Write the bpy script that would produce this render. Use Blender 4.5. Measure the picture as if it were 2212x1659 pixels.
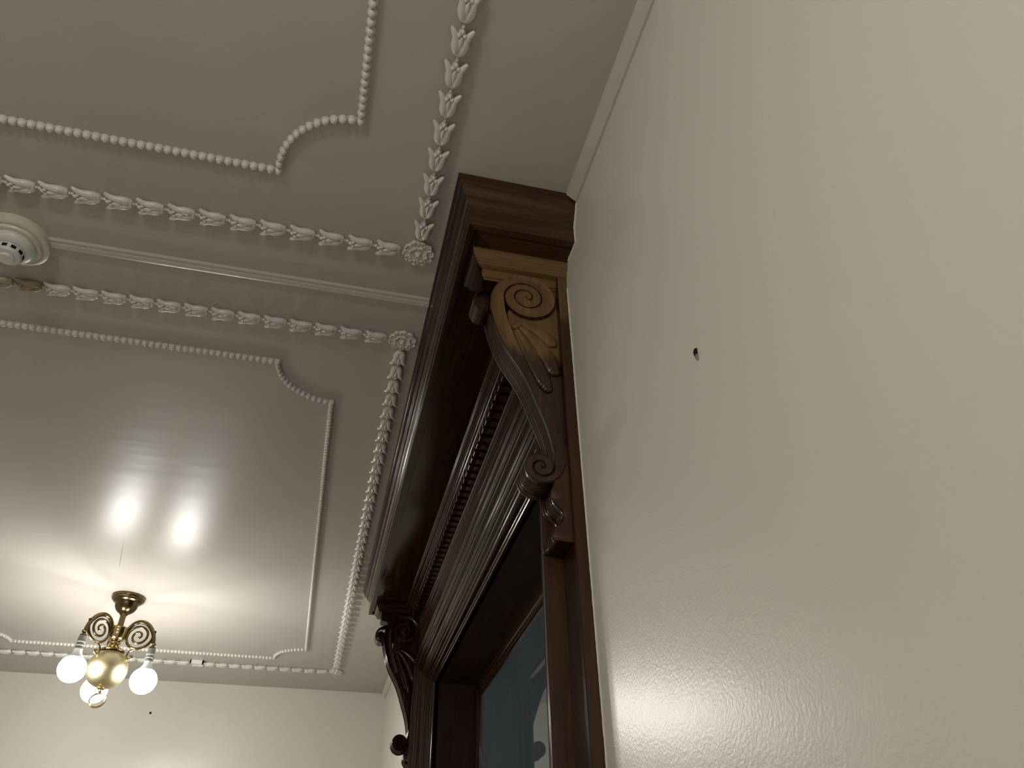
import bpy, bmesh, math, random
from mathutils import Vector, Matrix
random.seed(7)
PI = math.pi
for o in list(bpy.data.objects):
    bpy.data.objects.remove(o, do_unlink=True)
SC = bpy.context.scene
COL = SC.collection
S = 1.4          # metres per layout unit (unit = ceiling height above the camera)
ZC = 1.65        # camera height
FLOOR = -ZC / S

def W(p):
    return Vector((p[0] * S, p[1] * S, ZC + p[2] * S))

# ------------------------------------------------------------------ camera
cam = bpy.data.cameras.new('camera')
cam.sensor_fit = 'HORIZONTAL'
cam.sensor_width = 36.0
cam.lens = 1661.0 / 2212.0 * 36.0
cam.clip_start = 0.02
camo = bpy.data.objects.new('camera', cam)
COL.objects.link(camo)
RW = Matrix(((0.97093952, -0.23891688, -0.01397044),
             (-0.13759489, -0.60503157, 0.78422219),
             (-0.19581648, -0.75951006, -0.6203228)))
camo.matrix_world = Matrix.Translation((0, 0, ZC)) @ RW.transposed().to_4x4()
SC.camera = camo

# ------------------------------------------------------------------ world, light, exposure
wd = bpy.data.worlds.new('world')
SC.world = wd
wd.use_nodes = True
wd.node_tree.nodes['Background'].inputs[0].default_value = (0.02, 0.022, 0.025, 1)
wd.node_tree.nodes['Background'].inputs[1].default_value = 0.3
SC.view_settings.view_transform = 'Standard'
SC.view_settings.look = 'None'
SC.view_settings.gamma = 1.0
SC.view_settings.use_curve_mapping = False
SC.view_settings.exposure = 0.0
BULB = 110.0      # radiance of each lit lamp globe
BULB2 = 128.0     # the globes behind the camera are a brighter kind

# ------------------------------------------------------------------ materials
def new_mat(name):
    m = bpy.data.materials.new(name)
    m.use_nodes = True
    nt = m.node_tree
    return m, nt, nt.nodes['Principled BSDF']

def nd(nt, t, **kw):
    n = nt.nodes.new(t)
    for k, v in kw.items():
        setattr(n, k, v)
    return n

def noise(nt, scale, mapping=(1, 1, 1), detail=4, rough=0.55, obj=True):
    tc = nd(nt, 'ShaderNodeTexCoord')
    mp = nd(nt, 'ShaderNodeMapping')
    mp.inputs['Scale'].default_value = mapping
    nt.links.new(tc.outputs['Object' if obj else 'Generated'], mp.inputs[0])
    n = nd(nt, 'ShaderNodeTexNoise')
    n.inputs['Scale'].default_value = scale
    n.inputs['Detail'].default_value = detail
    n.inputs['Roughness'].default_value = rough
    nt.links.new(mp.outputs[0], n.inputs['Vector'])
    return n

def ramp(nt, src, stops):
    r = nd(nt, 'ShaderNodeValToRGB')
    el = r.color_ramp.elements
    el[0].position, el[0].color = stops[0][0], (*stops[0][1], 1)
    el[1].position, el[1].color = stops[-1][0], (*stops[-1][1], 1)
    for p, c in stops[1:-1]:
        e = el.new(p)
        e.color = (*c, 1)
    nt.links.new(src, r.inputs[0])
    return r

def bump(nt, b, src, strength, dist, prev=None):
    n = nd(nt, 'ShaderNodeBump')
    n.inputs['Strength'].default_value = strength
    n.inputs['Distance'].default_value = dist
    nt.links.new(src, n.inputs['Height'])
    if prev is not None:
        nt.links.new(prev.outputs[0], n.inputs['Normal'])
    nt.links.new(n.outputs[0], b.inputs['Normal'])
    return n

def paint(name, col, rough, spec=0.5, fine=(220, 0.15, 0.001), coarse=(6, 0.2, 0.004), mapping=(1, 1, 1), var=0.05):
    m, nt, b = new_mat(name)
    n = noise(nt, 3.0, detail=3)
    c2 = tuple(c * (1 - var) for c in col)
    r = ramp(nt, n.outputs[0], [(0.3, c2), (0.7, col)])
    nt.links.new(r.outputs[0], b.inputs['Base Color'])
    b.inputs['Roughness'].default_value = rough
    b.inputs['Specular IOR Level'].default_value = spec
    p = None
    if coarse:
        nc = noise(nt, coarse[0], mapping, detail=2)
        p = bump(nt, b, nc.outputs[0], coarse[1], coarse[2])
    if fine:
        nf = noise(nt, fine[0], mapping, detail=2)
        bump(nt, b, nf.outputs[0], fine[1], fine[2], p)
    return m

def wood(name, axis, c0, c1, rough=0.17, coat=0.06, tan_top=None):
    """stained, varnished oak; axis = grain direction; worn = (tan colours, fade height) where the stain is rubbed off"""
    m, nt, b = new_mat(name)
    sc = [26.0, 26.0, 26.0]
    sc[axis] = 1.6
    n = noise(nt, 3.2, tuple(sc), detail=6, rough=0.65)
    r = ramp(nt, n.outputs[0], [(0.3, c0), (0.55, tuple((a + d) / 2 for a, d in zip(c0, c1))), (0.75, c1)])
    out = r.outputs[0]
    if tan_top:
        (t0, t1), zf, amp = tan_top
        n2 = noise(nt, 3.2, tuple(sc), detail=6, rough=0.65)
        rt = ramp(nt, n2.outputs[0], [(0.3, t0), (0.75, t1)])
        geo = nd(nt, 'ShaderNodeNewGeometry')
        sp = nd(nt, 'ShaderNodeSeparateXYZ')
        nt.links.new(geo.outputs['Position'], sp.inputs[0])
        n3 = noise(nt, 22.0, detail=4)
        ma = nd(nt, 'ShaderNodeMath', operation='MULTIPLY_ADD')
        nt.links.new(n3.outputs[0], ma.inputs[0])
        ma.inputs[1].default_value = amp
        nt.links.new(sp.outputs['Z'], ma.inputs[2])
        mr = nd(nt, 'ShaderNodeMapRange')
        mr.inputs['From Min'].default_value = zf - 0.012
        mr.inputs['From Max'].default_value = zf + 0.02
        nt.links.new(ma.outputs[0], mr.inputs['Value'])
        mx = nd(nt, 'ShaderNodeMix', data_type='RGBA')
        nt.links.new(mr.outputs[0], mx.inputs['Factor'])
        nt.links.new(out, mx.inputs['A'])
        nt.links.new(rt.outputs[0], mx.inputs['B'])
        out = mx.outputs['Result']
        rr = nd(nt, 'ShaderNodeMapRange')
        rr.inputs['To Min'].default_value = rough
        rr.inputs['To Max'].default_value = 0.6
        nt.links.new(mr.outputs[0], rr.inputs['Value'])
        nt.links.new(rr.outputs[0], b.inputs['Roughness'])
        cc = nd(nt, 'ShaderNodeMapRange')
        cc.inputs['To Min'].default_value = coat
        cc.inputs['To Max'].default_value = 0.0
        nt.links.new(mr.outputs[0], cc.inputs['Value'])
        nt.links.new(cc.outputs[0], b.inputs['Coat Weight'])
    else:
        b.inputs['Roughness'].default_value = rough
        b.inputs['Coat Weight'].default_value = coat
    b.inputs['Coat Roughness'].default_value = 0.09
    nt.links.new(out, b.inputs['Base Color'])
    b.inputs['Specular IOR Level'].default_value = 0.32
    bump(nt, b, n.outputs[0], 0.03, 0.0003)
    return m

def metal(name, col, rough, metallic=1.0):
    m, nt, b = new_mat(name)
    n = noise(nt, 40, detail=3)
    r = ramp(nt, n.outputs[0], [(0.3, tuple(c * 0.85 for c in col)), (0.7, col)])
    nt.links.new(r.outputs[0], b.inputs['Base Color'])
    b.inputs['Metallic'].default_value = metallic
    b.inputs['Roughness'].default_value = rough
    return m

M = {}
CREAM = (0.655, 0.625, 0.555)
M['wall'] = paint('cream_wall_paint', CREAM, 0.30, 0.5, fine=(230, 0.34, 0.0008), coarse=(5, 0.25, 0.004), var=0.02)
M['ceiling'] = paint('cream_ceiling_gloss', (0.49, 0.466, 0.420), 0.335, 0.22, fine=(70, 0.10, 0.0006), coarse=(4.0, 0.28, 0.005), mapping=(0.6, 2.2, 1), var=0.05)
M['plaster'] = paint('painted_plaster', (0.68, 0.655, 0.60), 0.21, 0.5, fine=(160, 0.10, 0.0004), coarse=None, var=0.05)
M['stained'] = paint('water_stained_plaster', (0.44, 0.35, 0.24), 0.4, 0.4, fine=(160, 0.2, 0.0006), coarse=None, var=0.55)
M['trim'] = paint('painted_trim', (0.54, 0.51, 0.45), 0.28, 0.5, fine=None, coarse=None)
M['plastic'] = paint('detector_plastic', (0.66, 0.66, 0.62), 0.3, 0.5, fine=None, coarse=None)
M['plate'] = paint('cream_plate', (0.62, 0.58, 0.48), 0.3, 0.5, fine=None, coarse=None)
M['black'] = paint('black_void', (0.006, 0.006, 0.006), 0.7, 0.2, fine=None, coarse=None)
M['caulk'] = paint('caulk', (0.72, 0.69, 0.62), 0.5, 0.4, fine=(60, 0.4, 0.002), coarse=None)
D0, D1 = (0.0110, 0.0034, 0.0016), (0.048, 0.0160, 0.0068)
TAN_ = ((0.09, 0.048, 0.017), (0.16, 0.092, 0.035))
M['wood_y'] = wood('dark_oak_along_wall', 1, D0, D1)
M['wood_x'] = wood('dark_oak_return', 0, D0, D1)
M['wood_z'] = wood('dark_oak_upright', 2, D0, D1)
M['wood_dull'] = wood('dull_oak_reveal', 2, D0, D1, rough=0.5, coat=0.0)
M['wood_dull_y'] = wood('dull_oak_soffit', 1, D0, D1, rough=0.5, coat=0.0)
M['worn_side'] = wood('worn_oak_upright_side', 2, (0.026, 0.0095, 0.003), (0.075, 0.030, 0.009), rough=0.4, coat=0.1, tan_top=(TAN_, ZC + S * 0.815, 0.05))  # same lamplit brown as below, turning tan above a set height
M['wood_side'] = wood('brown_oak_upright_side', 2, (0.026, 0.0095, 0.003), (0.075, 0.030, 0.009), rough=0.4, coat=0.1)  # lamplight on the near-facing sides put into a browner oak colour
M['wood_return'] = wood('brown_oak_cornice_return', 0, (0.028, 0.0105, 0.003), (0.090, 0.036, 0.0105), rough=0.38, coat=0.15)
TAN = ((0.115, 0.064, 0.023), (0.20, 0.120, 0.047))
M['wood_mid'] = wood('brown_oak_flutes', 2, (0.022, 0.010, 0.005), (0.060, 0.030, 0.016), rough=0.26, coat=0.05)
M['worn'] = wood('worn_oak', 2, (0.028, 0.013, 0.007), (0.075, 0.038, 0.019), rough=0.3, coat=0.2, tan_top=(TAN, ZC + S * 0.742, 0.05))  # near bracket only: brown oak that turns tan above a set height
M['worn_cap'] = wood('worn_oak_cap', 0, (0.028, 0.013, 0.007), (0.075, 0.038, 0.019), rough=0.3, coat=0.2, tan_top=(TAN, ZC + S * 0.60, 0.02))
M['brass'] = metal('antique_brass', (0.42, 0.33, 0.16), 0.22)
M['brass_dark'] = metal('dark_brass', (0.17, 0.125, 0.06), 0.25)
M['brass_satin'] = metal('satin_brass_ball', (0.50, 0.44, 0.27), 0.36)
M['brass_bright'] = metal('polished_brass', (0.70, 0.56, 0.26), 0.12)
M['bulb_white'] = paint('bulb_shoulder', (0.75, 0.75, 0.74), 0.4, 0.4, fine=None, coarse=None)
M['socket'] = metal('grey_lampholder', (0.30, 0.30, 0.29), 0.35, 0.6)
M['floor'] = paint('pale_floor_covering', (0.60, 0.57, 0.51), 0.6, 0.3, fine=None, coarse=None)

for key, nm, e in (('bulb', 'lit_globe', BULB), ('bulb2', 'lit_globe_bright', BULB2)):
    m, nt, b = new_mat(nm)
    b.inputs['Base Color'].default_value = (1, 1, 1, 1)
    b.inputs['Emission Color'].default_value = (1.0, 0.975, 0.925, 1)
    b.inputs['Emission Strength'].default_value = e
    M[key] = m

m, nt, b = new_mat('painted_over_glass')
n = noise(nt, 2.2, (1, 9, 0.7), detail=5)
r = ramp(nt, n.outputs[0], [(0.25, (0.055, 0.076, 0.096)), (0.75, (0.085, 0.108, 0.124))])
nt.links.new(r.outputs[0], b.inputs['Base Color'])
b.inputs['Roughness'].default_value = 0.02
b.inputs['Specular IOR Level'].default_value = 0.55
M['glass'] = m

# ------------------------------------------------------------------ mesh builder
class MB:
    def __init__(self):
        self.v, self.f, self.mi = [], [], []

    def ring(self, pts):
        i = len(self.v)
        self.v += [tuple(p) for p in pts]
        return list(range(i, i + len(pts)))

    def face(self, idx, mi=0):
        self.f.append(tuple(idx))
        self.mi.append(mi)

    def bridge(self, a, b, closed=True, mi=0):
        n = len(a)
        for i in range(n if closed else n - 1):
            j = (i + 1) % n
            self.face((a[i], a[j], b[j], b[i]), mi if not isinstance(mi, (list, tuple)) else mi[i])

    def sweep(self, rings, closed=True, caps=True, mi=0):
        ids = [self.ring(r) for r in rings]
        for a, b in zip(ids, ids[1:]):
            self.bridge(a, b, closed, mi)
        if caps and closed:
            self.face(ids[0][::-1])
            self.face(ids[-1])
        return ids

    def box(self, x0, x1, y0, y1, z0, z1, mi=0):
        self.sweep([[(x0, y0, z), (x1, y0, z), (x1, y1, z), (x0, y1, z)] for z in (z0, z1)], mi=mi)

    def lathe(self, prof, c=(0, 0, 0), n=32):
        rings = [[(c[0] + r * math.cos(2 * PI * k / n), c[1] + r * math.sin(2 * PI * k / n), c[2] + z) for k in range(n)] for r, z in prof]
        self.sweep(rings)

    def tube(self, pts, rad, n=10, closed=False):
        P = [Vector(p) for p in pts]
        if not isinstance(rad, (list, tuple)):
            rad = [rad] * len(P)
        rings = []
        up = None
        for i, p in enumerate(P):
            if closed:
                t = P[(i + 1) % len(P)] - P[i - 1]
            else:
                t = P[min(i + 1, len(P) - 1)] - P[max(i - 1, 0)]
            t.normalize()
            if up is None:
                up = Vector((0, 0, 1)) if abs(t.z) < 0.9 else Vector((0, 1, 0))
            s = t.cross(up).normalized()
            up = s.cross(t).normalized()
            rings.append([p + (s * math.cos(2 * PI * k / n) + up * math.sin(2 * PI * k / n)) * rad[i] for k in range(n)])
        if closed:
            ids = [self.ring(r) for r in rings]
            for i in range(len(ids)):
                self.bridge(ids[i], ids[(i + 1) % len(ids)])
        else:
            self.sweep(rings)

    def ell(self, c, r, nu=10, nv=6, M3=None):
        rings = []
        c = Vector(c)
        for j in range(1, nv):
            a = PI * j / nv
            ring = []
            for k in range(nu):
                q = Vector((r[0] * math.sin(a) * math.cos(2 * PI * k / nu), r[1] * math.sin(a) * math.sin(2 * PI * k / nu), r[2] * math.cos(a)))
                ring.append(c + (M3 @ q if M3 else q))
            rings.append(ring)
        ids = [self.ring(q) for q in rings]
        for a, b2 in zip(ids, ids[1:]):
            self.bridge(a, b2)
        for ids0, sgn in ((ids[0], 1), (ids[-1], -1)):
            q = Vector((0, 0, r[2] * sgn))
            t = self.ring([c + (M3 @ q if M3 else q)])[0]
            for k in range(nu):
                self.face((t, ids0[k], ids0[(k + 1) % nu]))

    def prism(self, poly, y0, y1, mi=0):
        """poly in (x,z), extruded along y"""
        self.sweep([[(x, y, z) for x, z in poly] for y in (y0, y1)], mi=mi)

    def mesh(self, name, mats, origin, unit=True, sharp=38):
        me = bpy.data.meshes.new(name)
        if unit:
            vs = [W(p) - origin for p in self.v]
        else:
            vs = [Vector(p) * S for p in self.v]
        me.from_pydata(vs, [], self.f)
        for mt in (mats if isinstance(mats, (list, tuple)) else [mats]):
            me.materials.append(M[mt])
        for p, i in zip(me.polygons, self.mi):
            p.material_index = i
        bm = bmesh.new()
        bm.from_mesh(me)
        bmesh.ops.recalc_face_normals(bm, faces=bm.faces)
        for e in bm.edges:
            if len(e.link_faces) == 2:
                e.smooth = e.calc_face_angle(0) < math.radians(sharp)
            else:
                e.smooth = False
        for f in bm.faces:
            f.smooth = True
        bm.to_mesh(me)
        bm.free()
        return me

    def build(self, name, mats, parent=None, origin=None, sharp=38):
        if origin is None:
            xs = list(zip(*[W(p) for p in self.v]))
            origin = Vector([(min(a) + max(a)) / 2 for a in xs])
        me = self.mesh(name, mats, origin, True, sharp)
        return link(name, me, origin, parent)

def link(name, me, loc, parent=None, rot=None):
    o = bpy.data.objects.new(name, me)
    COL.objects.link(o)
    o.location = loc
    if parent is not None:
        o.parent = parent
        off = Vector(loc)
        p = parent
        while p is not None:
            off = off - p.location
            p = p.parent
        o.location = off
    if rot is not None:
        o.rotation_euler = rot
    return o

def thing(name, loc, label=None, cat=None, group=None, kind=None):
    o = bpy.data.objects.new(name, None)
    COL.objects.link(o)
    o.empty_display_size = 0.05
    o.location = loc
    return tag(o, label, cat, group, kind)

def tag(o, label=None, cat=None, group=None, kind=None):
    for k, v in (('label', label), ('category', cat), ('group', group), ('kind', kind)):
        if v:
            o[k] = v
    return o

def project(p):
    q = RW @ Vector(p)
    if q.z >= -1e-4:
        return None
    return 1106 - 1661 * q.x / q.z, 829.5 + 1661 * q.y / q.z, -q.z

def catmull(pts, n):
    """resample a polyline smoothly into n points, even in arc length"""
    P = [Vector(p) for p in pts]
    Q = [P[0] * 2 - P[1]] + P + [P[-1] * 2 - P[-2]]
    out = []
    for i in range(1, len(Q) - 2):
        for k in range(12):
            t = k / 12
            a, b, c, d = Q[i - 1:i + 3]
            out.append(0.5 * ((2 * b) + (c - a) * t + (2 * a - 5 * b + 4 * c - d) * t * t + (3 * b - a - 3 * c + d) * t ** 3))
    out.append(P[-1])
    L = [0]
    for a, b in zip(out, out[1:]):
        L.append(L[-1] + (b - a).length)
    res, j = [], 0
    for k in range(n):
        s = L[-1] * k / (n - 1)
        while j < len(L) - 2 and L[j + 1] < s:
            j += 1
        t = (s - L[j]) / max(L[j + 1] - L[j], 1e-9)
        res.append(out[j].lerp(out[j + 1], min(max(t, 0), 1)))
    return res

def interp(tab, x):
    if x <= tab[0][0]:
        return tab[0][1]
    for (a, u), (b2, w) in zip(tab, tab[1:]):
        if x <= b2:
            return u + (w - u) * (x - a) / (b2 - a)
    return tab[-1][1]

# ------------------------------------------------------------------ room shell (layout units)
XR, XL, YF, YB = 0.300, -1.52, 3.40, -1.36
OY0, OY1, OZ = 0.935, 2.137, 0.665           # door opening
def struct(name, mb, mats, label, cat):
    return tag(mb.build(name, mats), label, cat, kind='structure')

mb = MB(); mb.box(XL - .1, XR + .2, YB - .1, YF + .1, FLOOR - .1, FLOOR)
struct('floor', mb, 'floor', 'pale floor covering below the view', 'floor')
mb = MB(); mb.box(XL - .1, XR + .2, YB - .1, YF + .1, 1.0, 1.1)
ceiling = struct('ceiling', mb, 'ceiling', 'glossy cream painted ceiling with moulded panels', 'ceiling')
mb = MB()
mb.box(XR, XR + .2, YB, OY0 - .02, FLOOR, 1)
mb.box(XR, XR + .2, OY1 + .02, YF, FLOOR, 1)
mb.box(XR, XR + .2, OY0 - .02, OY1 + .02, OZ + .02, 1)
wall_right = struct('wall_right', mb, 'wall', 'cream painted wall with the dark oak doorway', 'wall')
mb = MB(); mb.box(XL - .1, XR, YF, YF + .1, FLOOR, 1)
struct('wall_far', mb, 'wall', 'cream painted end wall behind the lamp', 'wall')
mb = MB(); mb.box(XL - .1, XL, YB, YF, FLOOR, 1)
struct('wall_left', mb, 'wall', 'cream painted wall opposite the doorway', 'wall')
mb = MB(); mb.box(XL - .1, XR, YB - .1, YB, FLOOR, 1)
struct('wall_back', mb, 'wall', 'cream painted end wall behind the camera', 'wall')

# small picture moulding where ceiling meets wall
def corner_trim(name, y0, y1, label):
    prof = [(XR, 1), (XR - .0175, 1), (XR - .0175, .9960), (XR - .0165, .9940), (XR - .0130, .9915), (XR - .0105, .9885), (XR - .0080, .9860), (XR - .0050, .9845), (XR - .0040, .9825), (XR, .9825)]
    mb = MB(); mb.prism(prof, y0, y1)
    return struct(name, mb, 'trim', label, 'moulding')
corner_trim('trim_1', YB, .727, 'cream corner moulding along the top of the near wall')
corner_trim('trim_2', 2.349, YF, 'short cream corner moulding between door cornice and end wall')

# ------------------------------------------------------------------ door_1 : casing, pilasters, jambs, glazed leaf
door = thing('door_1', W((XR, 1.547, FLOOR)), 'dark oak doorway with moulded casing and glazed leaf', 'doorway', kind='structure')
def arc(c, r, a0, a1, n=5):
    return [(c[0] + r * math.cos(math.radians(a0 + (a1 - a0) * k / n)), c[1] + r * math.sin(math.radians(a0 + (a1 - a0) * k / n))) for k in range(n + 1)]
# profile of the casing: p = distance in from the outer edge, x = face position
def rnd(p, r=.0011):
    """little rounded arris pointing out of the face"""
    return arc(p, r, 190, 350, 4)
CP = [(0, .300), (0, .2690)] + rnd((.0012, .2685)) + [(.0085, .2685)] + rnd((.0100, .2690), .0014) + [(.0120, .2735), (.0130, .2725), (.0240, .2738)] + rnd((.0252, .2750)) \
    + [(.0268, .2790), (.0275, .2782)] + rnd((.0300, .2790), .0018) + [(.0325, .2830), (.0330, .2850), (.0430, .2868), (.0432, .2880), (.0520, .2890)] + rnd((.0532, .2905)) \
    + [(.0548, .2945), (.0555, .2938)] + rnd((.0575, .2948), .0016) + [(.0598, .2985), (.0605, .3010)] + rnd((.0625, .3022)) + [(.0642, .3055), (.0665, .3062)] + rnd((.0680, .3072), .0013) \
    + [(.0700, .3105), (.0705, .3125)] + rnd((.0725, .3132)) + [(.0742, .3160), (.0755, .3168)] + rnd((.0762, .3175), .0009) + [(.077, .3200), (.077, .330), (.03, .330)]
NDX, NCY = -.0098, .858          # the nearer leg stands a little prouder and wider
CY0, CY1, CZ = .880, 2.214, .742
mb = MB(); mb.sweep([[(min(x + NDX, .300) if x < .31 and i else x, NCY + p, z if z < 0 else CZ - p) for i, (p, x) in enumerate(CP)] for z in (FLOOR, 1)], mi=[1] + [0] * (len(CP) - 1))
mb.build('casing_leg', ['wood_z', 'wood_side'], door)
mb = MB(); mb.sweep([[(x, CY1 - p, z if z < 0 else CZ - p) for p, x in CP] for z in (FLOOR, 1)])
mb.build('casing_leg', 'wood_z', door)
mb = MB(); mb.sweep([[((x + NDX if x < .31 and i else x) if s else x, (NCY + p) if s else (CY1 - p), CZ - p) for i, (p, x) in enumerate(CP)] for s in (1, 0)])
mb.build('casing_head', 'wood_y', door)
PX = .2838
# pilaster strips carrying the brackets; near outer edge browner, lamplight put into its colour
for y0, y1, near in ((.806, .860, 1), (2.2125, 2.288, 0)):
    mb = MB()
    ids = mb.sweep([[(XR, y0, z), (PX + .0011, y0, z), (PX, y0 + .0011, z), (PX, y1 - .0011, z), (PX + .0011, y1, z), (XR, y1, z)] for z in (FLOOR, .914)], mi=[1 if near else 0, 0, 0, 0, 0, 0])
    mb.build('pilaster', ['wood_z', 'worn_side'], door)
# reveal lining
JX0, JX1 = .322, .470
mb = MB(); mb.box(JX0, JX1, OY0 - .02, OY0, FLOOR, OZ); mb.build('jamb', 'wood_dull', door)
mb = MB(); mb.box(JX0, JX1, OY1, OY1 + .02, FLOOR, OZ); mb.build('jamb', 'wood_dull', door)
mb = MB(); mb.box(JX0, JX1, OY0 - .02, OY1 + .02, OZ, OZ + .02); mb.build('head_jamb', 'wood_dull_y', door)
# glazed leaf : moulded frame (p in from opening edge, x)
FP = [(0, .470), (0, .4290), (.016, .4290), (.0165, .4320)] + arc((.0205, .4338), .0032, 205, 345, 5) + [(.0250, .4352), (.0330, .4362), (.0335, .4380)] + arc((.0370, .4400), .0028, 205, 345, 4) + [(.0405, .4410), (.0415, .4440), (.0440, .4440), (.0440, .470)]
FB = -.62
mb = MB(); mb.sweep([[(x, OY0 + p, FB + p if z < 0 else OZ - p) for p, x in FP] for z in (-1, 1)]); leaf_near = mb.build('leaf_stile', 'wood_z', door)
mb = MB(); mb.sweep([[(x, OY1 - p, FB + p if z < 0 else OZ - p) for p, x in FP] for z in (-1, 1)]); mb.build('leaf_stile', 'wood_z', door)
mb = MB(); mb.sweep([[(x, (OY0 + p) if s else (OY1 - p), OZ - p) for p, x in FP] for s in (1, 0)]); mb.build('leaf_top_rail', 'wood_y', door)
mb = MB(); mb.sweep([[(x, (OY0 + p) if s else (OY1 - p), FB + p) for p, x in FP] for s in (1, 0)]); mb.build('leaf_middle_rail', 'wood_y', door)
mb = MB(); mb.box(.4400, .4440, OY0 + .035, OY1 - .035, FB + .035, OZ - .035)
tag(mb.build('glass_pane', 'glass', door), 'blue grey glass pane reflecting the far bracket')
mb = MB(); mb.box(.435, .470, OY0, OY1, FLOOR, FB); mb.build('lower_panel', 'wood_z', door)

# ragged caulk line between wood and wall paint
def caulk(path, r):
    mb = MB()
    pts, rad = [], []
    for a, b2 in zip(path, path[1:]):
        n = max(2, int((Vector(b2) - Vector(a)).length / .0035))
        for k in range(n):
            q = Vector(a).lerp(Vector(b2), k / n)
            pts.append(q + Vector((0, random.uniform(-.0003, .0003), random.uniform(-.0004, .0004))))
            rad.append(r * random.uniform(.75, 1.0))
    mb.tube(pts, rad, 6)
    return mb.build('caulk_line', 'caulk', wall_right)
caulk([(XR - .0005, .8045, FLOOR), (XR - .0005, .8045, .868)], .0012)
caulk([(XR - .0005, .727, .992), (XR - .0005, .742, .962), (XR - .0005, .7505, .948), (XR - .0005, .7505, .913), (XR - .0005, .793, .913)], .0016)

# ------------------------------------------------------------------ door cornice
cornice = thing('door_cornice', W((XR, 1.538, .914)), 'dark oak door cornice with dentils, tight under the ceiling', 'cornice')
KX, KY0, KY1 = .108, .728, 2.348
CR = [(0, 1.0), (0, .9935), (.0030, .9925), (.0032, .9900), (.0045, .9880), (.0050, .9840), (.0065, .9795), (.0095, .9745), (.0125, .9715), (.0145, .9685), (.0150, .9640), (.0158, .9625)] \
    + [(.0158 + .0022 * (1 - math.cos(a)) + .0006, .9600 + .0024 * math.cos(a)) for a in (0.3, 1.0, 1.6, 2.2, 2.8)] + [(.0215, .9560), (.0222, .9530), (.0235, .9520), (.0235, .9150), (.0243, .9140), (.0340, .9140), (.0345, .9175), (.0420, .9175), (.0425, .9140), (.1290, .9140)]
def mitre(prof, x0, y0, y1, xw):
    return [[(xw, y0 + d, z) for d, z in prof], [(x0 + d, y0 + d, z) for d, z in prof], [(x0 + d, y1 - d, z) for d, z in prof], [(xw, y1 - d, z) for d, z in prof]]
rings = mitre(CR, KX, KY0, KY1, XR)
for nm, mt, a, b2 in (('crown_return', 'wood_return', 0, 1), ('crown_moulding', 'wood_y', 1, 2), ('crown_return', 'wood_x', 2, 3)):
    mb = MB(); mb.sweep([rings[a], rings[b2]], closed=False, caps=False)
    # close the back so that each length is solid
    mb.face([i for i in range(len(CR))][::-1]); mb.face([i + len(CR) for i in range(len(CR))])
    mb.build(nm, mt, cornice)
BP = [(XR, .9139), (.2340, .9139), (.2334, .9130), (.2334, .9122), (.2342, .9114), (.2350, .9112), (.2354, .9025), (.2362, .9020), (.2412, .9018), (.2418, .8955), (.2425, .8950), (.2455, .8948), (.2452, .8935)] + [(.2462 + .0013 * math.cos(math.radians(a)), .8922 + .0013 * math.sin(math.radians(a))) for a in (150, 190, 230, 270)] \
    + [(.2500, .8905), (.2510, .8895), (.2727, .8895), (.2727, .8490), (.2722, .8478)] + [(.2735 + .0028 * math.cos(math.radians(a)), .8450 + .0028 * math.sin(math.radians(a))) for a in (150, 190, 230, 270)] \
    + [(.2742, .8420), (.2742, .8380), (.2750, .8340), (.2765, .8290), (.2770, .8180), (.2778, .8165), (.2778, .7600), (XR, .7600)]
mb = MB(); mb.prism(BP, .842, 2.252)
mb.build('bed_moulding_and_frieze', 'wood_y', cornice)
# two fine fillets that catch the light on the frieze
for z, h in ((.8360, .0022), (.8155, .0018)):
    mb = MB(); mb.prism([(.2785, z), (.2742 if z > .83 else .2758, z - h * .1), (.2738 if z > .83 else .2754, z - h * .6), (.2748 if z > .83 else .2764, z - h), (.2785, z - h)], .842, 2.252); mb.build('fillet', 'wood_y', cornice)
mb = MB()
e = .0009
dz0, dz1, dx0, dx1, dw = .8660, .8892, .2520, .2730, .0165
mb.sweep([[(x, y, z) for x, z in ((dx1, dz0), (dx0 + e, dz0), (dx0, dz0 + e), (dx0, dz1), (dx1, dz1))] for y in (-dw / 2, dw / 2)])
cy = sum(p[1] for p in mb.v) / len(mb.v)
org = W(((dx0 + dx1) / 2, 0, (dz0 + dz1) / 2))
dent_me = mb.mesh('dentil', 'wood_z', org)
k = 0
y = .885
while y < 2.212:
    link('dentil', dent_me, W(((dx0 + dx1) / 2, y, (dz0 + dz1) / 2)), cornice)
    y += .0278

# ------------------------------------------------------------------ carved scroll brackets
C1, C2 = Vector((.2343, .8370)), Vector((.2475, .5338))
R1 = [(-820, .0022), (-760, .0062), (-680, .0112), (-594, .0158), (-513, .0192), (-452, .0216), (-387, .0235), (-328, .0252), (-264, .0278), (-206, .0315), (-157, .0363), (-97, .0408), (-44, .0448), (0, .0468), (27, .0480), (60, .0483), (101, .0483), (139, .0490), (166, .0515), (189, .0566), (202, .0612)]
R2 = [(-760, .0018), (-700, .0042), (-620, .0078), (-540, .0112), (-486, .0130), (-441, .0140), (-406, .0146), (-346, .0172), (-323, .0180), (-298, .0187), (-274, .0197), (-246, .0212), (-218, .0225), (-191, .0233), (-176, .0236), (-138, .0238), (-109, .0240), (-78, .0244), (-36, .0258), (-8, .0290), (14, .0340), (30, .0402)]
FS = [(.1773, .8066), (.1812, .7865), (.1854, .7706), (.1923, .7464), (.2045, .7222), (.2125, .7100), (.2250, .6898), (.2343, .6664), (.2423, .6430), (.2484, .6268), (.2548, .6100), (.2594, .5937), (.2631, .5755), (.2655, .5600)]
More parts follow.
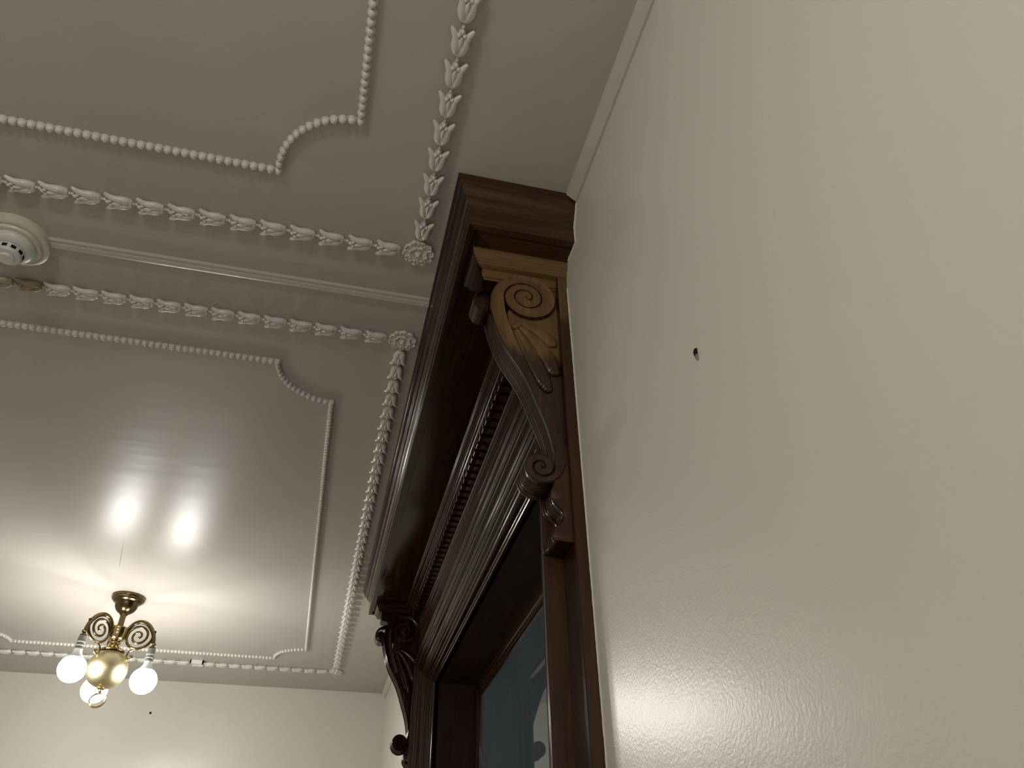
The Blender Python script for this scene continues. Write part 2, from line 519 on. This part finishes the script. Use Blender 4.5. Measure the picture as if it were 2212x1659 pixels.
BS = [(.2018, .8033), (.2055, .7840), (.2099, .7664), (.2186, .7427), (.2265, .7246), (.2378, .6879), (.2492, .6640), (.2578, .6443), (.2661, .6234), (.2740, .5975), (.2797, .5735)]

def flute_profile():
    """(v across the width, depth) : edge bead, sunk fillet, three reeds, sunk fillet, edge bead"""
    D = .0032
    out = [(v, d * D) for v, d in ((0, .35), (.025, .10), (.06, 0), (.10, .05), (.135, .35), (.155, .95), (.18, 1.0), (.31, .85))]
    for a, b2 in ((.325, .44), (.445, .555), (.56, .675)):
        out += [(a + (b2 - a) * t, D * (1 - .85 * math.sin(PI * t) ** .7)) for t in (0.02, .25, .5, .75, .98)]
    return out + [(1 - v, d) for v, d in out[:8]][::-1]
FLUTE = flute_profile()

def strap_section(f, bk, y0, w, fade=1.0):
    f, bk = Vector(f), Vector(bk)
    d = bk - f
    L = max(d.length, 1e-5)
    u = d / L
    pts = []
    for v, dep in FLUTE:
        q = f + u * min(dep * fade, L * .3)
        pts.append((q.x, y0 + v * w, q.y))
    rl = min(.0016, L * .12)
    for t, o in ((.10, 0), (.17, 1), (.83, 1), (.90, 0)):
        q = f + d * t
        pts.append((q.x, y0 + w - rl * o, q.y))
    for v, dep in FLUTE[::-1]:
        q = bk - u * min(dep * fade, L * .3)
        pts.append((q.x, y0 + v * w, q.y))
    for t, o in ((.90, 0), (.83, 1), (.17, 1), (.10, 0)):
        q = f + d * t
        pts.append((q.x, y0 + rl * o, q.y))
    return pts

def bracket(name, y0, tan_top, label):
    w = .048
    root = thing(name, W((PX, y0 + w / 2, .43)), label, 'bracket', 'carved scroll brackets under the door cornice')
    side = 'worn' if tan_top else 'wood_z'
    front = 'wood_mid' if tan_top else 'wood_z'
    # --- S scroll with both volutes, one swept strap
    st = []
    th = -815.0
    while th < 200:
        ro = interp(R1, th)
        ri = interp(R1, th - 360) + .0003 if th - 360 > -820 else .0006
        ri = min(ri, ro * .9)
        a = math.radians(th)
        dv = Vector((math.cos(a), math.sin(a)))
        st.append((C1 + dv * ro, C1 + dv * ri))
        th += 9
    A, B = catmull([(p[0], p[1], 0) for p in FS], 46), catmull([(p[0], p[1], 0) for p in BS], 46)
    for _ in range(14):
        for Z in (A, B):
            Z[1:-1] = [Z[i] * .5 + (Z[i - 1] + Z[i + 1]) * .25 for i in range(1, len(Z) - 1)]
    st += [(a.to_2d(), b2.to_2d()) for a, b2 in zip(A, B)]
    th = 22.0
    while th > -755:
        ro = interp(R2, th)
        ri = interp(R2, th - 360) + .0003 if th - 360 > -760 else .0005
        ri = min(ri, ro * .9)
        a = math.radians(th)
        dv = Vector((math.cos(a), math.sin(a)))
        st.append((C2 + dv * ri, C2 + dv * ro))
        th -= 9
    nf = len(FLUTE)
    npt = nf * 2 + 8
    mi = [0] * npt
    for i in list(range(nf * 2 + 3, npt)):
        mi[i] = 1
    mb = MB()
    mb.sweep([strap_section(f, b2, y0, w) for f, b2 in st], mi=mi)
    scroll = mb.build('scroll', [front, side], root, sharp=50)
    # --- recessed web behind the strap
    poly = [(PX, .8750), (.2450, .8700), (.2150, .8300), (.2060, .8050), (.2075, .7840), (.2130, .7664), (.2215, .7427), (.2295, .7246), (.2408, .6879), (.2522, .6640), (.2608, .6443), (.2691, .6234), (.2760, .5975), (.2810, .5735), (.2820, .5500), (PX, .5450)]
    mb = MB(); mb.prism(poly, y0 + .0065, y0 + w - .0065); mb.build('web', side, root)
    # --- tail ornament below the lower volute
    TF = catmull([(.2790, .5720, 0), (.2720, .5480, 0), (.2640, .5260, 0), (.2613, .5090, 0), (.2578, .4990, 0), (.2590, .4881, 0), (.2650, .4790, 0), (.2710, .4725, 0), (.2728, .4638, 0), (.2690, .4545, 0), (.2628, .4500, 0), (.2590, .4430, 0), (.2565, .4345, 0), (.2600, .4312, 0)], 54)
    mb = MB()
    rings = []
    for i, q in enumerate(TF):
        ring = []
        wv = .92
        for v, dep in FLUTE:
            ring.append((q.x + dep * 1.2, y0 + w / 2 + (v - .5) * w * wv, q.y))
        for yy in (.5, -.5):
            ring.append((PX, y0 + w / 2 + yy * w * wv, q.y))
        rings.append(ring)
    last = [(max(x, .2760), yv, .4300) for x, yv, z in rings[-1]]
    rings.append(last)
    nf = len(FLUTE)
    mb.sweep(rings, mi=[0] * (nf + 1) + [1])
    mb.build('tail_leaf', ['wood_z', 'wood_side' if tan_top else 'wood_z'], root, sharp=50)
    # --- leaf lobes and knob on both cheeks
    for sgn in (1, -1):
        ys = y0 + .0062 if sgn > 0 else y0 + w - .0062
        lobes = [([(.2255, .7835), (.2420, .7795), (.2580, .7700), (.2690, .7590), (.2725, .7510)], .0036, .0108),
                 ([(.2235, .7775), (.2400, .7640), (.2560, .7430), (.2680, .7180), (.2740, .6970)], .0038, .0128),
                 ([(.2195, .7715), (.2310, .7480), (.2440, .7190), (.2555, .6880), (.2620, .6650)], .0034, .0112),
                 ([(.2165, .7665), (.2235, .7460), (.2330, .7200), (.2440, .6930), (.2530, .6720)], .0022, .0062)]
        if sgn < 0:
            lobes = lobes[1:2]
        for path, r0, r1 in lobes:
            P = catmull([(a, ys, c) for a, c in path], 12)
            mb = MB()
            rings = []
            for i, q in enumerate(P):
                t = i / 11
                r = r0 + (r1 - r0) * math.sin(PI / 2 * min(t * 1.25, 1)) ** .9 * (1 if t < .8 else 1 - .9 * (t - .8))
                if t > .93:
                    r *= .86
                hgt = (.0032 + .0030 * t) * (1 if t < .95 else .8)
                tan = (P[min(i + 1, 11)] - P[max(i - 1, 0)]).normalized()
                sd = Vector((-tan.z, 0, tan.x))
                ring = []
                for k in range(12):
                    a = 2 * PI * k / 12
                    ring.append(q + sd * (r * math.cos(a)) + Vector((0, -sgn * hgt * math.sin(a), 0)))
                rings.append(ring)
            tip = P[-1] + (P[-1] - P[-2]).normalized() * .0045
            rings.append([tip + (Vector(v) - P[-1]) * .55 for v in rings[-1]])
            mb.sweep(rings)
            # curled nail at the tip
            mb.ell(P[-1] + Vector((0, -sgn * .0020, .0006)), (r1 * .70, .0042, .0058), 12, 7)
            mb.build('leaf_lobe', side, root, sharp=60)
        mb = MB()
        P = [Vector((.2120, ys - sgn * .001, .7715)).lerp(Vector((.2275, ys - sgn * .001, .7850)), k / 7) for k in range(8)]
        mb.tube(P, [.0018, .0040, .0049, .0050, .0050, .0049, .0040, .0018], 10)
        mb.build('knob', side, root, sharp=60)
    # --- curled leaf on the nose, under the cap
    mb = MB()
    cen = Vector((.1715, .8195))
    path = [(.2000, .8600), (.1900, .8545), (.1800, .8500), (.1690, .8440), (.1610, .8370), (.1568, .8270), (.1570, .8160), (.1620, .8075), (.1700, .8045), (.1770, .8080), (.1800, .8150), (.1770, .8215)]
    Q = catmull([(a, c, 0) for a, c in path], 26)
    rings = []
    for i, q in enumerate(Q):
        tan = (Q[min(i + 1, 25)] - Q[max(i - 1, 0)]).normalized()
        nv = Vector((tan.y, -tan.x, 0))
        hw = .0175 if i > 6 else .0115 + .0010 * i
        ring = []
        for v, o in ((-1, .0), (-.8, .0012), (-.4, .0006), (0, .0016), (.4, .0006), (.8, .0012), (1, 0)):
            p2 = q - nv * o * 1.0
            ring.append((p2.x, y0 + w / 2 + v * hw, p2.y))
        for v in (1, -1):
            p2 = q + nv * .0035
            ring.append((p2.x, y0 + w / 2 + v * hw * .96, p2.y))
        rings.append(ring)
    mb.sweep(rings)
    mb.sweep([[(.1692 + r * math.cos(2 * PI * k / 18), y0 + w / 2 + yy, .8205 + r * math.sin(2 * PI * k / 18)) for k in range(18)] for yy, r in ((-.0180, .004), (-.0180, .0110), (-.0168, .0140), (.0168, .0140), (.0180, .0110), (.0180, .004))])
    mb.build('leaf_curl', 'wood_z', root, sharp=50)
    # --- moulded cap
    x0, ya, yb = .147, y0 - .0155, y0 + w + .0155
    prof = [(0, .9139), (0, .9065), (.0008, .9035), (.0030, .9005), (.0048, .8985), (.0050, .8965), (.0068, .8955), (.0074, .8935), (.0066, .8918), (.0085, .8908), (.0092, .8890), (.0088, .8876), (.0130, .8868), (.0180, .8862), (.0180, .8700), (.0205, .8695), (.0205, .8650)]
    r4 = mitre(prof, x0, ya, yb, .2992)
    mb = MB()
    n = len(prof)
    ids = [mb.ring(r) for r in r4]
    for q in range(3):
        mb.bridge(ids[q], ids[q + 1], closed=False, mi=1 if q == 0 else 0)
    mb.face([i[0] for i in ids]); mb.face([i[-1] for i in ids][::-1])
    mb.build('cap', ['wood_y', 'worn_cap' if tan_top else 'wood_x'], root)
    return root

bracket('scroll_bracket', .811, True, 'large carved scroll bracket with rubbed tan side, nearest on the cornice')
bracket('scroll_bracket', 2.233, False, 'dark carved scroll bracket at the far end of the cornice')

# ------------------------------------------------------------------ ceiling ornament
def ceiling_pt(x, y, z=1.0):
    return W((x, y, z))

# bead : a squat oval drop on a little fillet
mb = MB(); mb.ell((0, 0, -.0034), (.0062, .0056, .0062), 10, 7)
mb.ell((0, .0, -.0004), (.0070, .0068, .0016), 10, 4)
bead_me = mb.mesh('bead', 'plaster', None, unit=False, sharp=60)

def bead_frame(name, label, x0, x1, y0, y1, notch, pitch, anchor, corners):
    root = thing(name, ceiling_pt((x0 + x1) / 2, (y0 + y1) / 2), label, 'moulding', 'beaded ceiling mouldings')
    # closed path with concave quarter-circle corners, centred on the rectangle's corners
    segs = []
    r = notch
    segs.append([(x0 + r + (x1 - x0 - 2 * r) * t, y1) for t in (0, 1)])
    segs.append([(x1 + r * math.cos(math.radians(a)), y1 + r * math.sin(math.radians(a))) for a in range(180, 271, 3)])
    segs.append([(x1, y1 - r + (y0 - y1 + 2 * r) * t) for t in (0, 1)])
    segs.append([(x1 + r * math.cos(math.radians(a)), y0 + r * math.sin(math.radians(a))) for a in range(90, 181, 3)])
    segs.append([(x1 - r + (x0 - x1 + 2 * r) * t, y0) for t in (0, 1)])
    segs.append([(x0 + r * math.cos(math.radians(a)), y0 + r * math.sin(math.radians(a))) for a in range(0, 91, 3)])
    segs.append([(x0, y0 + r + (y1 - y0 - 2 * r) * t) for t in (0, 1)])
    segs.append([(x0 + r * math.cos(math.radians(a)), y1 + r * math.sin(math.radians(a))) for a in range(270, 361, 3)])
    beads = []
    for sg in segs:
        L = [0]
        for a, b2 in zip(sg, sg[1:]):
            L.append(L[-1] + math.dist(a, b2))
        n = max(1, round(L[-1] / pitch))
        for k in range(n):
            s = L[-1] * k / n
            j = max(i for i in range(len(L) - 1) if L[i] <= s + 1e-9)
            t = (s - L[j]) / (L[j + 1] - L[j])
            x = sg[j][0] + (sg[j + 1][0] - sg[j][0]) * t
            y = sg[j][1] + (sg[j + 1][1] - sg[j][1]) * t
            ang = math.atan2(sg[j + 1][1] - sg[j][1], sg[j + 1][0] - sg[j][0])
            pj = project((x, y, .995))
            vis = 0
            if pj and -60 < pj[0] < 2270 and -60 < pj[1] < 1720:
                vis = 1 / pj[2]
            beads.append((vis, x, y, ang))
    beads.sort(key=lambda q: -q[0])
    for v, x, y, ang in beads[:300]:
        if v > 0:
            link('bead', bead_me, ceiling_pt(x, y), root, rot=(0, 0, ang))
    rest = [q for i, q in enumerate(beads) if i >= 300 or q[0] <= 0]
    if rest:
        mb = MB()
        for v, x, y, ang in rest:
            c, s = math.cos(ang), math.sin(ang)
            M3 = Matrix(((c, -s, 0), (s, c, 0), (0, 0, 1)))
            mb.ell((x, y, .9966), (.0062, .0056, .0062), 8, 6, M3)
        tag(mb.build('bead_run', 'plaster', root, sharp=60), kind='stuff')
    # flat fillet the beads sit on
    mb = MB()
    path = [p for sg in segs for p in sg]
    path = [p for i, p in enumerate(path) if i == 0 or math.dist(p, path[i - 1]) > 1e-6]
    rings = []
    N = len(path)
    for i, p in enumerate(path):
        a, c = path[i - 1], path[(i + 1) % N]
        d1 = Vector((p[0] - a[0], p[1] - a[1])).normalized()
        d2 = Vector((c[0] - p[0], c[1] - p[1])).normalized()
        n1, n2 = Vector((-d1.y, d1.x)), Vector((-d2.y, d2.x))
        nn = (n1 + n2)
        nn = nn / max(nn.length_squared / 2, .6)
        rings.append([(p[0] + nn.x * o, p[1] + nn.y * o, z) for o, z in ((-.0026, 1.0005), (-.0022, .9988), (.0022, .9988), (.0026, 1.0005))])
    ids = [mb.ring(q) for q in rings]
    for i in range(N):
        mb.bridge(ids[i], ids[(i + 1) % N])
    mb.build('backing_fillet', 'plaster', root)
    return root

XC = -.610
bead_frame('bead_moulding', 'beaded plaster moulding with notched corners in the nearer ceiling panel', 2 * XC + .047, -.047, -.98, .7865, .115, .0125, None, None)
bead_frame('bead_moulding', 'beaded plaster moulding with notched corners around the lit ceiling panel', 2 * XC + .047, -.047, 1.2545, 3.030, .1135, .0125, None, None)

# husk (bellflower) of the garlands : grows along -X, flared tips away from the rosette
def husk_mesh():
    mb = MB()
    L = .0395
    for sg in (1, -1):
        P = catmull([(.002, sg * .0022, -.0030), (-.010, sg * .0058, -.0062), (-.022, sg * .0070, -.0070), (-.0285, sg * .0102, -.0076), (-.0358, sg * .0154, -.0066)], 9)
        rad = [.0046, .0064, .0068, .0066, .0060, .0053, .0046, .0038, .0022]
        mb.tube(P, rad, 8)
    # middle petal, shorter, with two buds
    P = catmull([(.001, 0, -.0040), (-.010, 0, -.0075), (-.019, 0, -.0105), (-.0255, 0, -.0120)], 6)
    mb.tube(P, [.0038, .0046, .0040, .0034, .0036, .0016], 8)
    mb.ell((-.0275, .0038, -.0098), (.0036, .0030, .0034), 8, 5)
    mb.ell((-.0275, -.0038, -.0098), (.0036, .0030, .0034), 8, 5)
    mb.ell((-.0320, 0, -.0085), (.0042, .0030, .0036), 8, 5)
    # cup at the base
    mb.ell((.0005, 0, -.0036), (.0046, .0086, .0064), 10, 6)
    # link of two little buds to the next husk
    mb.ell((-.0375, 0, -.0040), (.0034, .0026, .0030), 8, 5)
    mb.ell((-.0425, 0, -.0034), (.0030, .0022, .0028), 8, 5)
    # web that ties the petals to the ceiling
    mb.ell((-.0150, 0, -.0012), (.0200, .0078, .0034), 12, 5)
    return mb.mesh('husk', 'plaster', None, unit=False, sharp=65)
husk_me = husk_mesh()
husk_stained = husk_me.copy()
husk_stained.materials[0] = M['stained']

def petal_mesh(L, wd, h, lift):
    mb = MB()
    rings = []
    for i in range(8):
        t = i / 7
        x = .0035 + L * t
        hw = wd * (.35 + .75 * math.sin(PI * min(t * .62 + .12, 1))) * (1 if t < .9 else .62)
        z = -(.003 + lift * math.sin(PI * t * .62))
        rings.append([(x, -hw, z + h * .45), (x, -hw * .72, z - h * .55), (x, -hw * .25, z + h * .05), (x, 0, z - h * .35), (x, hw * .25, z + h * .05), (x, hw * .72, z - h * .55), (x, hw, z + h * .45), (x, 0, .0005)])
    mb.sweep(rings)
    mb.ell((.0035 + L * .97, 0, -(.003 + lift * math.sin(PI * .6)) - .0006), (.0022, wd * .62, .0026), 8, 5)
    return mb.mesh('petal', 'plaster', None, unit=False, sharp=50)
petal_in = petal_mesh(.0120, .0060, .0026, .0050)
petal_out = petal_mesh(.0225, .0080, .0036, .0026)
def dome_mesh():
    mb = MB(); mb.ell((0, 0, -.0085), (.0052, .0052, .0045), 14, 8)
    mb.lathe([(.0235, .0005), (.0230, -.0022), (.0110, -.0035), (.0080, -.0060), (.0035, -.0088)], n=24)
    return mb.mesh('rosette', 'plaster', None, unit=False, sharp=60)
dome_me = dome_mesh()

def garland(name, label, x0, x1, y0, y1, pitch):
    root = thing(name, ceiling_pt((x0 + x1) / 2, (y0 + y1) / 2), label, 'moulding', 'leaf garland ceiling mouldings')
    for cx, cy in ((x1, y1), (x1, y0), (x0, y0), (x0, y1)):
        r = link('rosette', dome_me, ceiling_pt(cx, cy), root)
        a0 = random.uniform(0, 1)
        for k in range(8):
            link('petal', petal_in, ceiling_pt(cx, cy), r, rot=(0, 0, a0 + 2 * PI * k / 8))
        for k in range(10):
            link('petal', petal_out, ceiling_pt(cx, cy), r, rot=(0, 0, a0 + .2 + 2 * PI * k / 10))
    def run(ax, ay, bx, by, rot, n=None):
        """husks from rosette a towards b; rot = heading of the tips"""
        L = math.dist((ax, ay), (bx, by))
        d = ((bx - ax) / L, (by - ay) / L)
        n = int((L - .060) / pitch)
        for k in range(n):
            s = .0350 + k * pitch
            hx, hy = ax + d[0] * s, ay + d[1] * s
            link('husk', husk_stained if 1.1 < hy < 1.2 and -.64 < hx < -.545 else husk_me, ceiling_pt(hx, hy), root, rot=(0, 0, rot))
    for yy in (y0, y1):
        run(x1, yy, x0, yy, 0)
    for xx in (x0, x1):
        ya, yb = (y1, y0) if name_near(y1) else (y0, y1)
        run(xx, ya, xx, yb, PI / 2 if ya > yb else -PI / 2)
    return root
def name_near(y1):
    return y1 < 1.0
garland('leaf_garland', 'leaf garland moulding with rosettes framing the nearer ceiling panel', 2 * XC - .0715, .0715, -1.10, .9035, .0475)
garland('leaf_garland', 'leaf garland moulding with rosettes framing the lit ceiling panel', 2 * XC - .0745, .0745, 1.1340, 3.142, .0470)

# ------------------------------------------------------------------ cable trunking and smoke detector
trunk = thing('cable_trunking', ceiling_pt(-.21, 1.021), 'straight cream cable trunking between detector and door cornice', 'trunking')
mb = MB(); mb.sweep([[(x, y, z) for y, z in ((1.0110, 1.0), (1.0110, .9950), (1.0116, .9944), (1.0300, .9944), (1.0306, .9950), (1.0306, 1.0))] for x in (-.535, .1085)])
mb.build('base', 'trim', trunk)
mb = MB(); mb.sweep([[(x, y, z) for y, z in ((1.0180, .9946), (1.0183, .9934), (1.0190, .9930), (1.0285, .9930), (1.0293, .9936), (1.0295, .9946))] for x in (-.535, .1085)])
mb.build('lid', 'trim', trunk)

DX, DY = -.583, 1.024
det = thing('smoke_detector', ceiling_pt(DX, DY), 'round white smoke detector on a stepped cream base plate', 'smoke detector')
mb = MB(); mb.lathe([(.0525, .0), (.0525, -.010), (.0518, -.0135), (.0490, -.0155), (.0450, -.0160), (.0445, -.0150), (.0425, -.0150), (.0420, -.0175), (.0400, -.0200), (.0330, -.0205), (.0100, -.0205)], (DX, DY, 1), 56)
mb.build('base_plate', 'plate', det)
mb = MB(); mb.lathe([(.0330, -.0200), (.0345, -.0215), (.0348, -.0260), (.0335, -.0295), (.0290, -.0330), (.0235, -.0345), (.0230, -.0340), (.0100, -.0340)], (DX, DY, 1), 48)
body = mb.build('detector_body', 'plastic', det)
mb = MB(); mb.lathe([(.0215, -.0340), (.0205, -.0450), (.0190, -.0480), (.0150, -.0490), (.0050, -.0490)], (DX, DY, 1), 40)
head = mb.build('sensor_head', 'plastic', det)
for k in range(10):
    a = 2 * PI * k / 10 + .25
    mb = MB()
    u, v = Vector((math.cos(a), math.sin(a), 0)), Vector((-math.sin(a), math.cos(a), 0))
    rr = []
    for z, r in ((-.0375, .02165), (-.0430, .02110)):
        rr.append([Vector((DX, DY, 1 + z)) + u * (r + o) + v * t for o, t in ((-.002, -.0036), (.0003, -.0036), (.0003, .0036), (-.002, .0036))])
    mb.sweep(rr)
    mb.build('vent_slot', 'black', head)
mb = MB(); mb.lathe([(.0118, -.0485), (.0122, -.0510), (.0105, -.0535), (.0040, -.0542)], (DX, DY, 1), 32)
mb.build('cap', 'plastic', det)

# ------------------------------------------------------------------ brass ceiling lamp
def lamp(y, label, globe='bulb', x=-.609, drop=0.0):
    c = (x, y, 1.0)
    root = thing('ceiling_lamp', ceiling_pt(x, y), label, 'ceiling lamp', 'three-globe brass ceiling lamps')
    mb = MB(); mb.lathe([(.0470, 0), (.0495, -.0020), (.0500, -.0055), (.0480, -.0105), (.0440, -.0120), (.0435, -.0150), (.0415, -.0175), (.0385, -.0190), (.0355, -.0220), (.0345, -.0270), (.0320, -.0360), (.0265, -.0450), (.0195, -.0510), (.0125, -.0545), (.0120, -.0580), (.0100, -.0600), (.0030, -.0600)], c, 40)
    mb.build('canopy', 'brass_dark', root)
    mb = MB(); mb.lathe([(.0088, -.0560), (.0088, -.1120 - drop)], c, 20)
    mb.build('stem', 'brass_dark', root)
    c = (x, y, 1.0 - drop)
    mb = MB(); mb.lathe([(.0060, -.1000), (.0290, -.1010), (.0310, -.1030), (.0312, -.1055), (.0295, -.1085), (.0285, -.1180), (.0270, -.1280), (.0225, -.1370), (.0160, -.1420), (.0125, -.1430), (.0040, -.1430)], c, 36)
    mb.build('urn', 'brass_bright', root)
    mb = MB(); mb.lathe([(.0110, -.1425), (.0155, -.1445), (.0165, -.1475), (.0150, -.1505), (.0165, -.1525), (.0190, -.1570), (.0230, -.1620), (.0290, -.1665), (.0345, -.1690), (.0360, -.1715), (.0345, -.1750), (.0100, -.1750)], c, 36)
    mb.build('neck', 'brass', root)
    mb = MB(); mb.ell((x, y, .7750 - drop), (.0575, .0575, .0575), 48, 28)
    mb.build('ball', 'brass_satin', root)
    mb = MB(); mb.lathe([(.0090, -.2800), (.0105, -.2825), (.0085, -.2850), (.0055, -.2865), (.0060, -.2900), (.0040, -.2930), (.0010, -.2935)], c, 24)
    mb.build('finial', 'brass_bright', root)
    mb = MB(); mb.tube([(x + .0215 * math.cos(a), y + .0215 * math.sin(a) * .35,   .6850 - drop + .0215 * math.sin(a)) for a in [2 * PI * k / 28 for k in range(28)]], .0026, 8, closed=True)
    mb.build('pull_ring', 'brass_bright', root)
    for az in (-128, -8, 112):
        a = math.radians(az)
        u = Vector((math.cos(a), math.sin(a), 0))
        def q(r, z):
            return Vector((x, y, z - drop)) + u * r
        arm = [(.0270, .8960), (.0330, .9060), (.0420, .9150), (.0550, .9200), (.0690, .9190), (.0850, .9110), (.0980, .8970), (.1070, .8800), (.1115, .8640), (.1135, .8500)]
        mb = MB()
        mb.tube([q(r, z) for r, z in [(v.x, v.y) for v in catmull([(r, z, 0) for r, z in arm], 26)]], [.0052 + .0016 * math.sin(PI * k / 25) for k in range(26)], 10)
        arm_o = mb.build('arm', 'brass_dark', root)
        # watch-spring scroll inside the arm
        pts = []
        cr, cz = .0640, .8760
        for k in range(70):
            t = k / 69
            ang = math.radians(12 - 830 * t)
            rad = .0400 * (1 - t) ** 1.0 + .0035
            pts.append(q(cr + rad * math.cos(ang), cz + rad * math.sin(ang)))
        pts = [q(.1090, .8930), q(.1075, .8860)] + pts
        mb = MB(); mb.tube(pts, [.0046 - .0016 * k / len(pts) for k in range(len(pts))], 8)
        mb.build('arm_scroll', 'brass_dark', arm_o)
        tail = [(.0800, .8420), (.0660, .8370), (.0520, .8310), (.0460, .8210), (.0470, .8100), (.0560, .8060), (.0620, .8110), (.0590, .8165), (.0545, .8140)]
        mb = MB(); mb.tube([q(v.x, v.y) for v in catmull([(r, z, 0) for r, z in tail], 30)], [.0030] * 26 + [.0034, .0038, .0036, .0020], 8)
        mb.build('tail_scroll', 'brass', arm_o)
        e = q(.1138, 0)
        cc = (e.x, e.y, -drop)
        mb = MB(); mb.lathe([(.0030, .8560), (.0075, .8540), (.0080, .8505), (.0050, .8480), (.0050, .8440), (.0090, .8425), (.0095, .8400), (.0030, .8395)], cc, 16)
        mb.build('arm_collar', 'brass_dark', arm_o)
        mb = MB(); mb.lathe([(.0050, .8400), (.0092, .8385), (.0108, .8345), (.0110, .8230), (.0122, .8222), (.0122, .8190), (.0110, .8182), (.0110, .8120), (.0120, .8112), (.0120, .8085), (.0110, .8077), (.0110, .8030), (.0122, .8022), (.0122, .7985), (.0060, .7980)], cc, 20)
        mb.build('lamp_holder', 'socket', root)
        # opaque shoulder of the bulb, then the lit globe below it
        R, zb = .0378, .7430
        a0 = math.radians(50)
        mb = MB(); mb.lathe([(.0040, .7990), (.0112, .7985), (.0120, .7920), (.0150, .7850), (.0200, .7775), (R * math.cos(a0) + .0003, zb + R * math.sin(a0)), (R * math.cos(a0) - .002, zb + R * math.sin(a0) - .0008), (.0040, zb + R * math.sin(a0) - .0008)], cc, 28)
        mb.build('bulb_shoulder', 'bulb_white', root)
        prof = [(R * math.cos(t), zb + R * math.sin(t)) for t in [a0 + (-PI / 2 - a0) * k / 14 for k in range(15)]]
        prof[-1] = (.0008, zb - R)
        mb = MB(); mb.lathe([(.0040, zb + R * math.sin(a0) - .001)] + prof, cc, 28)
        mb.build('globe', globe, root, sharp=80)
    return root
lamp(2.553, 'brass ceiling lamp with scroll arms and three lit globes, in view')
lamp(-.45, 'brass three-globe ceiling lamp over the nearer panel, behind the camera', 'bulb2', drop=.12)

# ------------------------------------------------------------------ small things
# open square box fixed over the far garland
mb = MB()
bx0, bx1, by0, by1 = -.466, -.418, 3.118, 3.152
t = .0045
mb.box(bx0, bx1, by0, by0 + t, .986, 1.0); mb.box(bx0, bx1, by1 - t, by1, .986, 1.0)
mb.box(bx0, bx0 + t, by0, by1, .986, 1.0); mb.box(bx1 - t, bx1, by0, by1, .986, 1.0)
mb.box(bx0 + .001, bx1 - .001, by0 + .001, by1 - .001, .996, 1.0)
tag(mb.build('ceiling_box', 'plaster'), 'small square cream box among the leaves of the far garland run', 'box')

# black fixing left in the near wall, and its dark stub
fx = thing('wall_fixing', W((XR, .481, .460)), 'small black fixing stub in the bare near wall', 'fixing')
FXY, FXZ = .4808, .4603
mb = MB()
prof = [(-.0030, .0035), (.0002, .0052), (.0034, .0028), (.0028, -.0022), (.0004, -.0048), (-.0028, -.0028)]
mb.sweep([[(XR + .001 - d, FXY + a * s, FXZ + b2 * s) for a, b2 in prof] for d, s in ((0, 1), (.0022, .95), (.0030, .6))])
mb.build('plug', 'black', fx)
mb = MB(); mb.tube([(XR + .0005, FXY - .0006, FXZ - .0030), (XR - .0016, FXY - .0012, FXZ - .0068), (XR - .0004, FXY - .0014, FXZ - .0092)], [.0022, .0016, .0008], 8)
mb.build('torn_edge', 'socket', fx)
mb = MB(); mb.lathe([(.0046, 0), (.0046, .0012), (.0030, .0024), (.0008, .0026)], (0, 0, 0), 12)
mb.v = [(-.6070 + a, YF + .0004 - c, .8764 + b2) for a, b2, c in mb.v]
tag(mb.build('nail_head', 'black'), 'tiny dark nail head in the end wall beside the lamp', 'nail')

# hairline crack in the ceiling paint above the lamp
mb = MB(); mb.tube(catmull([(-0.5700, 2.1458, .9999), (-0.5807, 2.1976, .9999), (-0.5931, 2.2607, .9999), (-0.6055, 2.3232, .9999)], 10), [.0003, .0007, .0010, .0011, .0011, .0010, .0009, .0008, .0006, .0003], 6)
mb.build('paint_crack', 'stained', ceiling)
